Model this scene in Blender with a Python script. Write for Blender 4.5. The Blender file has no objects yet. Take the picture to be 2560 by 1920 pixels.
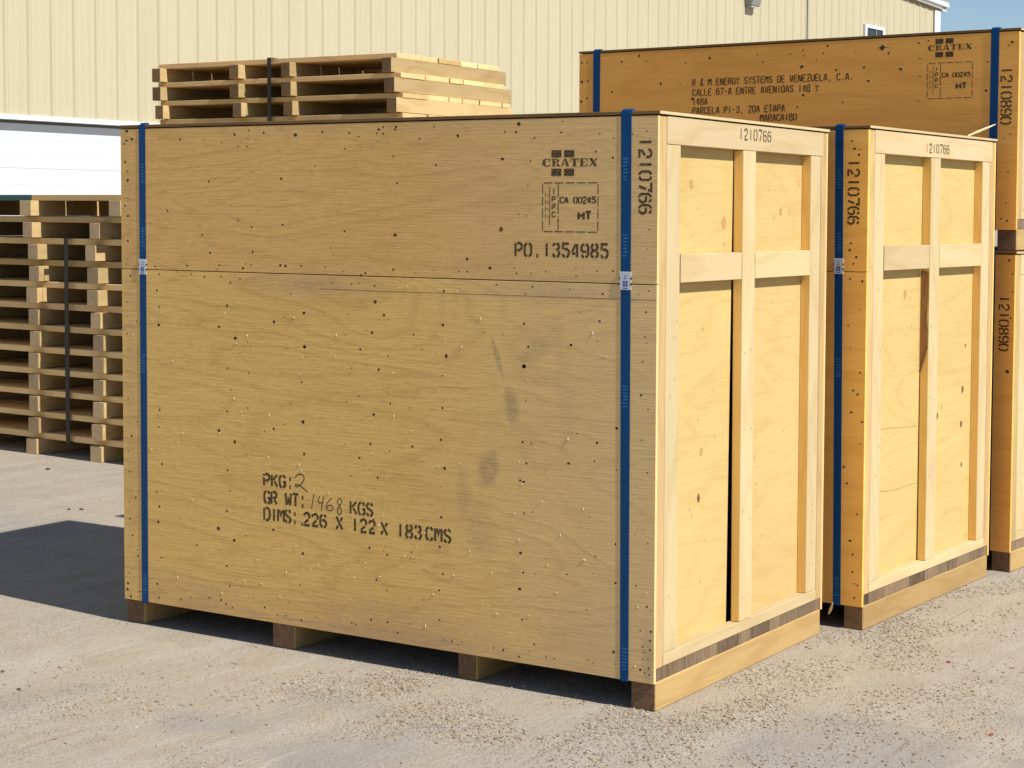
import bpy, bmesh, math, random
from mathutils import Vector, Matrix, noise as mnoise
random.seed(7)
SC = bpy.context.scene
COL = SC.collection

# ------------------------------------------------------------------ camera, world, sun, exposure
cam_d = bpy.data.cameras.new("camera"); cam = bpy.data.objects.new("camera", cam_d); COL.objects.link(cam)
RT = Vector((0.86227, 0.50639, 0.00760)); UP = Vector((-0.03520, 0.04495, 0.99837)); FW = Vector((-0.50522, 0.86113, -0.05659))
cam.matrix_world = Matrix(((RT.x, UP.x, -FW.x, 2.63131), (RT.y, UP.y, -FW.y, -4.56186), (RT.z, UP.z, -FW.z, 1.51019), (0, 0, 0, 1)))
cam_d.sensor_width = 36; cam_d.lens = 61.648; cam_d.shift_x = -0.12886; cam_d.shift_y = -0.06624
cam_d.clip_start = 0.05; cam_d.clip_end = 3000
SC.camera = cam
w = bpy.data.worlds.new("World"); SC.world = w; w.use_nodes = True
SUN_V = Vector((-1.866, 0.162, -1.828)).normalized()      # the way the light travels
sky = w.node_tree.nodes.new('ShaderNodeTexSky'); sky.sky_type = 'NISHITA'; sky.sun_disc = False
sky.sun_elevation = math.asin(-SUN_V.z); sky.sun_rotation = math.atan2(-SUN_V.x, -SUN_V.y)
sky.air_density = 1.0; sky.dust_density = 0.3; sky.ozone_density = 3.0
bg = w.node_tree.nodes['Background']; bg.inputs['Strength'].default_value = 0.085
w.node_tree.links.new(sky.outputs[0], bg.inputs['Color'])
sun_d = bpy.data.lights.new("sun", 'SUN'); sun = bpy.data.objects.new("sun", sun_d); COL.objects.link(sun)
sun_d.energy = 5.0; sun_d.angle = math.radians(0.5); sun_d.color = (1.0, 0.965, 0.90)
sun.rotation_euler = SUN_V.to_track_quat('-Z', 'Y').to_euler(); sun.location = (6, -1, 8)
SC.view_settings.view_transform = 'Standard'; SC.view_settings.look = 'None'
SC.view_settings.exposure = 0.35; SC.view_settings.gamma = 1.0; SC.view_settings.use_curve_mapping = False

# ------------------------------------------------------------------ helpers
def thing(name, label, cat, loc=(0, 0, 0), rz=0.0, group=None):
    o = bpy.data.objects.new(name, None); COL.objects.link(o); o.empty_display_size = .2
    o.location = loc; o.rotation_euler = (0, 0, rz)
    o['label'] = label; o['category'] = cat
    if group: o['group'] = group
    return o
def obj(name, bm, mats, parent=None, smooth=False):
    bmesh.ops.recalc_face_normals(bm, faces=bm.faces)
    me = bpy.data.meshes.new(name); bm.to_mesh(me); bm.free()
    for m in (mats if isinstance(mats, (list, tuple)) else [mats]): me.materials.append(m)
    if smooth:
        for p in me.polygons: p.use_smooth = True
    o = bpy.data.objects.new(name, me); COL.objects.link(o)
    if parent: o.parent = parent
    return o
def hexa(bm, c, mi=0):
    """c: 8 corners, bottom ring then top ring"""
    v = [bm.verts.new(p) for p in c]
    for f in ((3, 2, 1, 0), (4, 5, 6, 7), (0, 1, 5, 4), (1, 2, 6, 5), (2, 3, 7, 6), (3, 0, 4, 7)):
        bm.faces.new([v[i] for i in f]).material_index = mi
    return v
def box(bm, x0, x1, y0, y1, z0, z1, bev=0.0, mi=0):
    t = bmesh.new()
    hexa(t, [(x0, y0, z0), (x1, y0, z0), (x1, y1, z0), (x0, y1, z0), (x0, y0, z1), (x1, y0, z1), (x1, y1, z1), (x0, y1, z1)])
    bmesh.ops.recalc_face_normals(t, faces=t.faces)
    if bev: bmesh.ops.bevel(t, geom=t.edges[:], offset=bev, segments=1, affect='EDGES')
    merge(bm, t, mi)
def merge(bm, t, mi=0):
    m = {v: bm.verts.new(v.co) for v in t.verts}
    for f in t.faces:
        try: bm.faces.new([m[v] for v in f.verts]).material_index = mi
        except ValueError: pass
    t.free()
def disc(bm, P, U, V, r1, r2, n=8, mi=0, jit=.18):
    """flat spot at P spanned by U,V"""
    P = Vector(P); U = Vector(U); V = Vector(V); vs = []
    for k in range(n):
        a = 2 * math.pi * k / n; j = 1 + random.uniform(-jit, jit)
        vs.append(bm.verts.new(P + U * (math.cos(a) * r1 * j) + V * (math.sin(a) * r2 * j)))
    bm.faces.new(vs).material_index = mi
def ribbon(bm, pts, t, F, mi=0):
    """mitred flat stroke through 2D pts, F maps (u, v, rise) to 3D; it rises by hairs so nothing is coplanar"""
    n = len(pts); L = []; R = []
    for i, (x, y) in enumerate(pts):
        a = pts[max(0, i - 1)]; b = pts[min(n - 1, i + 1)]
        d1 = Vector((x - a[0], y - a[1])); d2 = Vector((b[0] - x, b[1] - y))
        d1 = d1.normalized() if d1.length > 1e-9 else d2.normalized(); d2 = d2.normalized() if d2.length > 1e-9 else d1
        m = d1 + d2; m = m.normalized() if m.length > 1e-6 else d1
        k = min(1.7, 1 / max(.3, m.dot(d1))) * t / 2
        L.append(bm.verts.new(F(x - m.y * k, y + m.x * k, i * 8e-6))); R.append(bm.verts.new(F(x + m.y * k, y - m.x * k, i * 8e-6)))
    for i in range(n - 1):
        bm.faces.new((R[i], R[i + 1], L[i + 1], L[i])).material_index = mi

# ------------------------------------------------------------------ materials
class G:
    def __init__(s, name):
        s.m = bpy.data.materials.new(name); s.m.use_nodes = True; s.t = s.m.node_tree; s.t.nodes.clear()
        s.out = s.t.nodes.new('ShaderNodeOutputMaterial'); s.b = s.n('ShaderNodeBsdfPrincipled'); s.t.links.new(s.b.outputs[0], s.out.inputs[0])
    def n(s, ty, ins=None, **kw):
        d = s.t.nodes.new(ty)
        for k, v in kw.items(): setattr(d, k, v)
        for k, v in (ins or {}).items(): s.put(d.inputs[k], v)
        return d
    def put(s, sock, v):
        if isinstance(v, bpy.types.NodeSocket): s.t.links.new(v, sock)
        else:
            if sock.type == 'RGBA' and len(v) == 3: v = (*v, 1)
            sock.default_value = v
    def math(s, op, a, b=0.0, c=None, clamp=False):
        d = s.n('ShaderNodeMath', operation=op, use_clamp=clamp); s.put(d.inputs[0], a); s.put(d.inputs[1], b)
        if c is not None: s.put(d.inputs[2], c)
        return d.outputs[0]
    def vm(s, op, a, b):
        d = s.n('ShaderNodeVectorMath', operation=op); s.put(d.inputs[0], a); s.put(d.inputs[1], b); return d.outputs[0]
    def noise(s, vec, scale, detail=2, rough=.5, dist=0.0):
        return s.n('ShaderNodeTexNoise', {'Vector': vec, 'Scale': scale, 'Detail': detail, 'Roughness': rough, 'Distortion': dist}).outputs[0]
    def step(s, v, lo, hi, a=0.0, b=1.0):
        return s.n('ShaderNodeMapRange', {'Value': v, 'From Min': lo, 'From Max': hi, 'To Min': a, 'To Max': b}, clamp=True).outputs[0]
    def mix(s, f, a, b, blend='MIX'):
        d = s.n('ShaderNodeMix', data_type='RGBA', blend_type=blend, clamp_factor=True)
        s.put(d.inputs[0], f); s.put(d.inputs[6], a); s.put(d.inputs[7], b); return d.outputs[2]
    def base(s, col, rough=.8, bump=None, bstr=.3, bdist=.002, spec=.3):
        s.put(s.b.inputs['Base Color'], col); s.put(s.b.inputs['Roughness'], rough); s.put(s.b.inputs['Specular IOR Level'], spec)
        if bump is not None:
            d = s.n('ShaderNodeBump', {'Height': bump, 'Strength': bstr, 'Distance': bdist}); s.put(s.b.inputs['Normal'], d.outputs[0])
        return s.m
def plain(name, col, rough=.6, metal=0, spec=.3):
    g = G(name); g.b.inputs['Metallic'].default_value = metal; return g.base(col, rough, spec=spec)

AX = {'X': (1, 0, 0), 'Y': (0, 1, 0), 'Z': (0, 0, 1)}
def wood(name, c1, c2, axis='X', fig=.5, figs=1.0, freq=28, isl=.25, bump=.25, blotch=.25, knots=0.0, fine=.35, extra=None, rough=.82, grey=None, dash=0.0, sharp=2.6, spec=.22):
    """c1 pale wood, c2 the darker late-wood lines; grain runs along axis"""
    g = G(name)
    co = g.n('ShaderNodeTexCoord').outputs['Object']; rnd = g.math('FRACT', g.math('ADD', g.n('ShaderNodeNewGeometry').outputs['Random Per Island'], g.n('ShaderNodeObjectInfo').outputs['Random']))
    off = g.n('ShaderNodeCombineXYZ', {0: g.math('MULTIPLY', rnd, 31.7), 1: g.math('MULTIPLY', rnd, 17.3), 2: g.math('MULTIPLY', rnd, 11.9)}).outputs[0]
    v = g.vm('ADD', co, off)
    a = AX[axis]
    sc = lambda along, across: tuple(along if k else across for k in a)
    nf = g.noise(g.vm('MULTIPLY', v, sc(.9 * figs, 4.2 * figs)), 1.0, 2.5, .45, .35)
    line = g.math('ADD', g.math('MULTIPLY', g.math('SINE', g.math('MULTIPLY', nf, freq * 6.283 / 4)), .5), .5)
    line = g.math('POWER', line, sharp)
    gr = g.noise(g.vm('MULTIPLY', v, sc(7, 210)), 1.0, 3, .62)
    gr2 = g.noise(g.vm('MULTIPLY', v, sc(26, 560)), 1.0, 2, .6)
    bl = g.noise(g.vm('MULTIPLY', v, sc(.8, 2.1)), 1.0, 3, .55)
    f = g.math('ADD', g.math('MULTIPLY', line, fig), g.math('MULTIPLY', g.step(gr, .42, .72), fine))
    col = g.mix(f, c1, c2)
    col = g.mix(g.step(bl, .45, .75, 0, blotch), col, tuple(x * .78 for x in c2))
    bri = g.step(rnd, 0, 1, 1 - isl, 1 + isl * .35)
    hs = g.n('ShaderNodeHueSaturation', {'Hue': g.step(g.noise(off, 3.1, 0), .3, .7, .494, .506), 'Value': bri, 'Color': col})
    col = hs.outputs[0]
    if dash:
        dn = g.noise(g.vm('MULTIPLY', v, sc(30, 150)), 1.0, 2, .5); dm = g.noise(g.vm('MULTIPLY', v, sc(5, 8)), 1.0, 2, .5)
        col = g.mix(g.math('MULTIPLY', g.math('MULTIPLY', g.step(dn, .58, .74), g.step(dm, .38, .6)), dash), col, tuple(min(1, x * 1.25) for x in c1))
        col = g.mix(g.math('MULTIPLY', g.step(dn, .42, .28), dash * .7), col, tuple(x * .72 for x in c2))
    if grey:
        gn = g.noise(g.vm('MULTIPLY', v, sc(3, 14)), 1.0, 4, .65)
        col = g.mix(g.math('MULTIPLY', g.step(g.math('ADD', gn, g.math('MULTIPLY', rnd, .25)), .42, .8), grey[3]), col, grey[:3])
    if knots:
        vo = g.n('ShaderNodeTexVoronoi', {'Vector': g.vm('MULTIPLY', v, sc(3.0, 7.5)), 'Scale': 1.0, 'Randomness': 1.0}, feature='F1')
        k = g.math('MULTIPLY', g.step(vo.outputs['Distance'], .05, .11, 1, 0), g.step(g.n('ShaderNodeSeparateColor', {0: vo.outputs['Color']}).outputs[0], 1 - knots, 1 - knots + .02))
        col = g.mix(g.math('MULTIPLY', k, .8), col, (.13, .05, .018))
    if extra: col = extra(g, co, col)
    h = g.math('ADD', g.math('MULTIPLY', gr, .7), g.math('ADD', g.math('MULTIPLY', gr2, .4), g.math('MULTIPLY', line, .25)))
    return g.base(col, rough, h, bump, .003, spec=spec)

def ell(g, co, cx, cz, rx, rz, ang, soft=.5, nz=9):
    """soft-edged ellipse mask in the x-z plane, edge broken by noise"""
    s = g.n('ShaderNodeSeparateXYZ', {0: co}); dx = g.math('SUBTRACT', s.outputs[0], cx); dz = g.math('SUBTRACT', s.outputs[2], cz)
    ca, sa = math.cos(ang), math.sin(ang)
    u = g.math('DIVIDE', g.math('ADD', g.math('MULTIPLY', dx, ca), g.math('MULTIPLY', dz, sa)), rx)
    v = g.math('DIVIDE', g.math('SUBTRACT', g.math('MULTIPLY', dz, ca), g.math('MULTIPLY', dx, sa)), rz)
    d = g.math('SQRT', g.math('ADD', g.math('MULTIPLY', u, u), g.math('MULTIPLY', v, v)))
    d = g.math('ADD', d, g.math('MULTIPLY', g.math('SUBTRACT', g.noise(co, nz * 3, 3), .5), .9))
    m_ = g.step(d, 1 - soft, 1 + soft * .2, 1, 0)
    return g.math('MULTIPLY', m_, g.step(g.noise(g.vm('MULTIPLY', co, (22, 1, 130)), 1.0, 3, .6), .32, .58, .35, 1))

def stains(g, co, col):
    """scuffs, boot marks and the rubbed pinkish band of the big front panel"""
    dirt = (.17, .13, .085)
    for cx, cz, rx, rz, an, k in ((-.585, 1.06, .012, .075, .35, .5), (-.615, .70, .045, .07, -.35, .55), (-.53, .91, .030, .065, .15, .5),
                                  (-.44, 1.09, .085, .035, .55, .28), (-.72, .62, .03, .09, 0, .25), (-.33, .95, .035, .30, .10, .10), (-.65, .5, .07, .1, .3, .2), (-.022, .17, .025, .10, 0, .5)):
        col = g.mix(g.math('MULTIPLY', ell(g, co, cx, cz, rx, rz, an), k), col, dirt)
    pink = (.52, .33, .20)
    for cx, cz, rx, rz, k in ((-1.35, 1.275, .36, .05, .6), (-.35, 1.28, .40, .05, .55), (-1.95, .15, .4, .09, .4), (-1.05, .15, .5, .10, .45), (-.2, .2, .25, .15, .3), (-2.215, .9, .05, .95, .45), (-1.1, .105, 1.2, .03, .6), (-1.1, 1.80, 1.2, .03, .3)):
        col = g.mix(g.math('MULTIPLY', ell(g, co, cx, cz, rx, rz, 0, .8, 4), k), col, pink)
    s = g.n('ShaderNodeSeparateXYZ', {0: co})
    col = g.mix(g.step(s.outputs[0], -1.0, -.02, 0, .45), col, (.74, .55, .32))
    top = g.step(s.outputs[2], 1.306, 1.308, 0, .16)
    return g.mix(top, col, (.53, .34, .12))

M = {}
M['front1'] = wood('weathered_plywood', (.89, .555, .180), (.58, .335, .095), 'X', fig=.22, figs=.7, freq=58, sharp=5, isl=.0, bump=.5, blotch=.16, fine=.42, dash=.5, extra=stains)
M['front2'] = wood('orange_plywood_pale', (.99, .56, .135), (.80, .40, .07), 'X', fig=.35, freq=26, isl=.0, bump=.3, blotch=.2)
M['front3'] = wood('orange_plywood', (.99, .465, .115), (.76, .31, .06), 'X', fig=.28, freq=22, isl=.0, bump=.3, blotch=.3)
M['endply'] = wood('fresh_plywood', (.55, .400, .165), (.46, .295, .095), 'Y', fig=.26, figs=.9, freq=34, sharp=5, isl=.0, bump=.2, blotch=.25, fine=.42, dash=.25)
M['pine_z'] = wood('fresh_pine_upright', (.555, .44, .245), (.44, .305, .13), 'Z', fig=.3, figs=1.6, freq=18, isl=.12, bump=.15, blotch=.2, fine=.25)
M['pine_y'] = wood('fresh_pine_rail', (.555, .44, .245), (.44, .305, .13), 'Y', fig=.3, figs=1.6, freq=18, isl=.12, bump=.15, blotch=.2, fine=.25)
M['edge_z'] = wood('plywood_edge', (.54, .375, .175), (.37, .22, .085), 'Z', fig=.3, figs=2, freq=16, isl=.2, bump=.2)
M['pine_bounce'] = wood('pine_bounce_side', (.92, .60, .19), (.74, .43, .11), 'Z', fig=.3, figs=1.6, freq=18, isl=.12, bump=.2, fine=.3)  # deeper yellow paints in the warm light bounced onto the timber sides
M['lit_halo'] = plain('sunlit_fibre', (.90, .585, .225), .85)  # sun caught by torn fibres round the nails, put into the colour
M['red_ink'] = plain('red_ink', (.45, .12, .07), .85)
M['lid'] = wood('lid_plywood', (.22, .125, .05), (.12, .065, .025), 'X', fig=.3, isl=.0, bump=.3)
M['skid'] = wood('skid_timber', (.44, .30, .125), (.33, .20, .065), 'Y', fig=.35, figs=1.8, freq=16, isl=.15, bump=.2, knots=.10)
M['skid_end'] = wood('skid_end_grain', (.24, .14, .075), (.12, .065, .035), 'Y', fig=.5, figs=3, freq=30, isl=.3, bump=.3)
M['deck'] = wood('deck_board_ends', (.255, .165, .09), (.10, .06, .034), 'Z', fig=.5, figs=6, freq=20, isl=.62, bump=.5, grey=(.18, .14, .098, .5))
M['pal_x'] = wood('pallet_board', (.90, .62, .275), (.64, .40, .15), 'X', fig=.35, figs=1.6, freq=18, isl=.45, bump=.35, knots=.15, spec=.03, grey=(.58, .45, .29, .35))
M['pal_y'] = wood('pallet_stringer', (.52, .375, .18), (.37, .23, .09), 'Y', fig=.35, figs=1.6, freq=18, isl=.3, bump=.3, knots=.12)
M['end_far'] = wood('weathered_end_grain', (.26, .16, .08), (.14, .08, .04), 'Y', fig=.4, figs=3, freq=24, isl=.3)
M['end_near'] = wood('pale_end_grain', (.66, .48, .28), (.45, .31, .17), 'Y', fig=.4, figs=3, freq=24, isl=.3)
M['teal'] = plain('teal_paint', (.05, .14, .14), .7)
M['nail'] = plain('nail_hole', (.085, .05, .024), .85); M['nail_soft'] = plain('faint_nail', (.30, .18, .075), .85)
M['hole'] = plain('open_hole', (.006, .003, .002), .9)
M['knot'] = plain('knot_brown', (.17, .075, .03), .8)
M['knot_pale'] = plain('knot_pale', (.42, .26, .09), .8)
M['crack'] = plain('crack_shadow', (.31, .175, .06), .9)
M['bark'] = plain('bark_wane', (.34, .165, .055), .9)
M['chip'] = plain('torn_fibre', (.75, .62, .40), .8)
g = G('stencil_ink'); co = g.n('ShaderNodeTexCoord').outputs['Object']
M['ink'] = g.base(g.mix(g.step(g.noise(g.vm('MULTIPLY', co, (120, 120, 190)), 1.0, 3, .7), .42, .68, 0, .75), (.042, .025, .012), (.32, .20, .075)), .8)
M['ink_soft'] = plain('faded_ink', (.09, .062, .032), .85)
g = G('blue_strap'); co = g.n('ShaderNodeTexCoord').outputs['Object']
M['strap'] = g.base(g.mix(g.noise(co, 14, 2), (.002, .050, .165), (.003, .070, .215)), .5, spec=.18)
M['strap_print'] = plain('strap_print', (.03, .16, .38), .4)
M['black'] = plain('black_strap', (.012, .012, .014), .45, spec=.4)
M['buckle'] = plain('buckle_white', (.60, .62, .66), .4)
M['buckle_blue'] = plain('buckle_print', (.06, .12, .35), .5)

# ------------------------------------------------------------------ stencil lettering (strokes on a 4 x 6 grid)
C_ = [[(4, 4.6), (3.4, 5.6), (2.4, 6)], [(1.6, 6), (.6, 5.5), (0, 4.5), (0, 1.5), (.6, .5), (1.6, 0)], [(2.4, 0), (3.4, .4), (4, 1.4)]]
FONT = {
 '0': [[(1.5, 6), (.5, 5.5), (0, 4.6), (0, 1.4), (.5, .5), (1.5, 0)], [(2.5, 6), (3.5, 5.5), (4, 4.6), (4, 1.4), (3.5, .5), (2.5, 0)]],
 '1': [[(2, 6), (2, 0)]],
 '2': [[(.1, 4.5), (.5, 5.5), (1.6, 6), (2.7, 6), (3.6, 5.4), (3.9, 4.5), (3.5, 3.5)], [(3.0, 2.9), (.3, .95)], [(0, 0), (4, 0)]],
 '3': [[(.1, 4.8), (.7, 5.7), (1.5, 6)], [(2.2, 6), (3.4, 5.6), (3.8, 4.5), (3.3, 3.5), (2.0, 3.1)], [(3.5, 2.7), (4, 1.6), (3.4, .4), (2.3, 0)], [(1.5, 0), (.6, .4), (0, 1.4)]],
 '4': [[(2.3, 6), (.1, 2.5)], [(0, 1.6), (2.1, 1.6)], [(3.1, 6), (3.1, 0)]],
 '5': [[(3.9, 6), (.5, 6), (.3, 3.5)], [(1.1, 3.6), (2.6, 3.7), (3.7, 3.0), (4, 1.8), (3.4, .4), (2.4, 0)], [(1.6, 0), (.6, .4), (0, 1.3)]],
 '6': [[(3.8, 4.9), (3.3, 5.7), (2.5, 6)], [(1.6, 6), (.6, 5.5), (0, 4.5), (0, 1.4), (.6, .4), (1.6, 0)], [(2.4, 0), (3.4, .4), (4, 1.4), (3.9, 2.6), (3.2, 3.4), (1.1, 3.4)]],
 '7': [[(0, 6), (4, 6), (3.5, 4.3)], [(3.1, 3.5), (1.6, 0)]],
 '8': [[(1.5, 6), (.5, 5.5), (.2, 4.6), (.7, 3.6), (1.5, 3.1)], [(2.5, 6), (3.5, 5.5), (3.8, 4.6), (3.3, 3.6), (2.5, 3.1), (1.3, 3.0), (.4, 2.4), (0, 1.6), (.5, .4), (1.5, 0)], [(3.3, 2.6), (4, 1.6), (3.5, .4), (2.5, 0)]],
 '9': [[(.2, 1.1), (.7, .3), (1.5, 0)], [(2.4, 0), (3.4, .5), (4, 1.5), (4, 4.6), (3.4, 5.6), (2.4, 6)], [(1.6, 6), (.6, 5.6), (0, 4.6), (.1, 3.4), (.8, 2.6), (2.9, 2.6)]],
 'A': [[(0, 0), (1.5, 6)], [(2.5, 6), (4, 0)], [(1.5, 1.8), (2.5, 1.8)]],
 'B': [[(0, 6), (0, 0)], [(1, 6), (2.8, 6), (3.7, 5.2), (3.6, 4.0), (2.8, 3.3), (1, 3.3)], [(3.5, 2.6), (4, 1.6), (3.3, 0), (1, 0)]],
 'C': C_,
 'D': [[(0, 6), (0, 0)], [(1, 6), (2.6, 6), (3.7, 5), (4, 3.5), (4, 2.5), (3.7, 1), (2.6, 0), (1, 0)]],
 'E': [[(0, 6), (0, 0)], [(1, 6), (4, 6)], [(1, 3), (3.2, 3)], [(1, 0), (4, 0)]],
 'G': C_[:2] + [[(2.4, 0), (3.6, .4), (4, 1.2), (4, 2.8), (2.6, 2.8)]],
 'H': [[(0, 6), (0, 0)], [(1, 3), (3, 3)], [(4, 6), (4, 0)]],
 'I': [[(2, 6), (2, 0)]],
 'K': [[(0, 6), (0, 0)], [(3.9, 6), (1.1, 3.3)], [(1.9, 2.9), (4, 0)]],
 'L': [[(0, 6), (0, 0)], [(1, 0), (3.9, 0)]],
 'M': [[(0, 6), (0, 0)], [(1, 5.8), (2, 3.0), (3, 5.8)], [(4, 6), (4, 0)]],
 'N': [[(0, 6), (0, 0)], [(1, 5.8), (3, .3)], [(4, 6), (4, 0)]],
 'O': [[(1.5, 6), (.5, 5.5), (0, 4.6), (0, 1.4), (.5, .5), (1.5, 0)], [(2.5, 6), (3.5, 5.5), (4, 4.6), (4, 1.4), (3.5, .5), (2.5, 0)]],
 'P': [[(0, 6), (0, 0)], [(1, 6), (2.8, 6), (3.9, 5.2), (3.9, 3.7), (2.8, 2.8), (1, 2.8)]],
 'R': [[(0, 6), (0, 0)], [(1, 6), (2.8, 6), (3.8, 5.2), (3.8, 4.0), (2.8, 3.1), (1, 3.1)], [(2.2, 2.2), (4, 0)]],
 'S': [[(3.9, 4.8), (3.3, 5.7), (2.4, 6)], [(1.6, 6), (.6, 5.6), (.1, 4.6), (.8, 3.6), (3.2, 2.5), (4, 1.5), (3.4, .4), (2.4, 0)], [(1.6, 0), (.6, .4), (0, 1.3)]],
 'T': [[(0, 6), (4, 6)], [(2, 5), (2, 0)]],
 'U': [[(0, 6), (0, 1.5), (.6, .4), (1.5, 0)], [(2.5, 0), (3.4, .4), (4, 1.5), (4, 6)]],
 'V': [[(0, 6), (1.5, .2)], [(4, 6), (2.5, .2)]],
 'W': [[(0, 6), (.7, 0)], [(1.4, .6), (2, 3.6), (2.6, .6)], [(4, 6), (3.3, 0)]],
 'X': [[(0, 6), (4, 0)], [(4, 6), (2.8, 4.1)], [(1.2, 1.9), (0, 0)]],
 'Y': [[(0, 6), (1.4, 3.5)], [(4, 6), (2.6, 3.5)], [(2, 2.7), (2, 0)]],
 'Z': [[(0, 6), (4, 6), (3.3, 4.7)], [(2.9, 4.1), (.7, 1)], [(0, 0), (4, 0)]],
 ':': [[(1.4, 4.6), (2.5, 4.6)], [(1.4, .5), (2.5, .5)]], '.': [[(1.4, .4), (2.5, .4)]], ',': [[(2.3, .6), (1.6, -.9)]], '-': [[(.7, 3), (3.3, 3)]],
 '&': [[(4, 0), (1, 4.2), (1.1, 5.4), (2, 6), (2.9, 5.4), (2.8, 4.4)], [(1.2, 2.9), (.2, 1.8), (.4, .6), (1.6, 0), (2.6, .6)]],
}
def frame(P, U, V, N):
    P, U, V, N = Vector(P), Vector(U), Vector(V), Vector(N)
    return lambda u, v, r=0.0: P + U * u + V * v + N * r
def text(bm, s, F, x, y, h, adv, wd, t, mi=0):
    for i, ch in enumerate(s):
        for k, st in enumerate(FONT.get(ch, [])):
            j = random.uniform(-.0006, .0006)
            tt = t * 1.5 if ch in ':.' else t
            ribbon(bm, [(x + i * adv + px / 4 * wd, y + j + py / 6 * h) for px, py in st], tt, lambda u, v, r, k=k: F(u, v, r + k * 1.5e-5), mi)
def poly(bm, pts, F, mi=0):
    bm.faces.new([bm.verts.new(F(*p)) for p in pts]).material_index = mi
def rect(bm, x0, y0, x1, y1, F, mi=0): poly(bm, [(x0, y0), (x1, y0), (x1, y1), (x0, y1)], F, mi)
SLAB = {
 'C': [(0, .15, .36, .85), (.2, .87, .72, 1), (.2, 0, .78, .13), (.78, .6, .94, 1), (.82, .04, .94, .28)],
 'R': [(.1, .12, .40, .88), (0, .9, .72, 1), (0, 0, .52, .1), (.58, .58, .90, .88), (.42, .46, .72, .54), [(.56, .40), (.80, .40), (1.02, 0), (.72, 0)]],
 'A': [[(0, 0), (.16, 0), (.46, .86), (.38, 1)], [(.44, 1), (.62, 1), (1, 0), (.66, 0), (.5, .62)], (.3, .22, .52, .32)],
 'T': [(.34, .1, .66, .86), (0, .88, 1, 1), (.2, 0, .8, .08), (0, .62, .09, .86), (.91, .62, 1, .86)],
 'E': [(.1, .12, .42, .88), (0, .9, .95, 1), (0, 0, .95, .1), (.83, .64, .95, .88), (.83, .12, .95, .36), (.44, .44, .66, .56)],
 'X': [[(0, 1), (.38, 1), (1, 0), (.62, 0)], [(.96, 1), (.78, 1), (.62, .72), (.70, .58)], [(.22, 0), (.04, 0), (.32, .44), (.40, .30)]]}
def logo(bm, F, cx, z):
    """four blocks round a line of heavy slab letters; z is the foot of the letters"""
    for dx in (-.0685, -.0215):
        for dz in (.028, -.029):
            rect(bm, cx + dx, z + dz, cx + dx + .037, z + dz + .0225, F)
    for i, ch in enumerate('CRATEX'):
        x = cx - .1015 + i * .0342
        for r in SLAB[ch]:
            pts = [(r[0], r[1]), (r[2], r[1]), (r[2], r[3]), (r[0], r[3])] if isinstance(r, tuple) else r
            poly(bm, [(x + a * .0305, z + b * .0245) for a, b in pts], F)
def stamp(par, F, x0, z0, x1, z1, xd):
    """dashed treatment stamp with its divider, ear emblem and wording"""
    t = .0032; bm = bmesh.new()
    def dash(a, b, n, gap=.008):
        a, b = Vector(a), Vector(b); d = (b - a) / n; u = d.normalized() * gap / 2
        for i in range(n): ribbon(bm, [tuple(a + d * i + u), tuple(a + d * (i + 1) - u)], t, F)
    dash((x0, z1), (x1, z1), 5); dash((x0, z0), (x1, z0), 5); dash((x0, z0), (x0, z1), 4); dash((x1, z0), (x1, z1), 4); dash((xd, z0), (xd, z1), 3)
    w = (x1 - x0)
    ribbon(bm, [(x0 + .13 * w, z0 + .02), (x0 + .13 * w, z1 - .012)], .0025, F)
    for k in range(4):
        zz = z1 - .03 - k * .022
        ribbon(bm, [(x0 + .05 * w, zz), (x0 + .05 * w, zz - .015)], .002, F)
        ribbon(bm, [(x0 + .065 * w, zz - .004), (x0 + .115 * w, zz - .012)], .002, F)
    obj('stamp_frame', bm, M['ink'], par); bm = bmesh.new()
    for k, ch in enumerate('IPPC'): text(bm, ch, F, x0 + .175 * w, z1 - .034 - k * .024, .0165, .02, .0115, .0042)
    obj('stamp_wording', bm, M['ink'], par); bm = bmesh.new()
    text(bm, 'CA 00245', F, xd + .007, z1 - .062, .018, .0167, .0125, .0052)
    obj('stamp_wording', bm, M['ink'], par); bm = bmesh.new()
    text(bm, 'HT', F, xd + .075, z1 - .112, .022, .026, .0185, .0085); obj('stamp_wording', bm, M['ink'], par)

# ------------------------------------------------------------------ crates
def parse(s): return [(t.rstrip('b'), t.endswith('b')) for t in s.split()]
def spots_front(bm, s, y=-.00012):
    """nail holes and knots on a front face; 'x,z,r' in millimetres, b = open hole"""
    for t, b in parse(s):
        x, z, r = (float(k) / 1000 for k in t.split(','))
        r *= .82
        if r > .0038 and random.random() < .75: disc(bm, (x + r * .55, y + 5e-5, z + r * .3), (1, 0, 0), (0, 0, 1), r * 1.0, r * 1.0, 8, 7)  # pale disc on the sunward side, painted light on torn fibre
        mi = 2 if b else (3 if r > .0066 and random.random() < .6 else (1 if r > .0036 or random.random() < .4 else 6))
        disc(bm, (x, y - random.random() * 6e-5, z), (1, 0, 0), (0, 0, 1), r * random.uniform(.9, 1.25), r * random.uniform(.8, 1.05), 8, mi)
        if r > .0075 and not b and random.random() < .5:
            disc(bm, (x + random.uniform(-.004, .004), y + 4e-5, z), (1, 0, 0), (0, 0, 1), r * 2.4, r * .16, 8, 6)
def bounce_sides(o, mi):  # side faces get the colour that carries painted bounce light
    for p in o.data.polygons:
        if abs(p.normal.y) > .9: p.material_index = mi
def spots_end(bm, s, x, mi=1):
    for t, b in parse(s):
        y, z, r = (float(k) / 1000 for k in t.split(','))
        disc(bm, (x + random.random() * 2e-4, y, z), (0, 1, 0), (0, 0, 1), r * .62, r * .9, 10, mi if b else 4)
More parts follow.
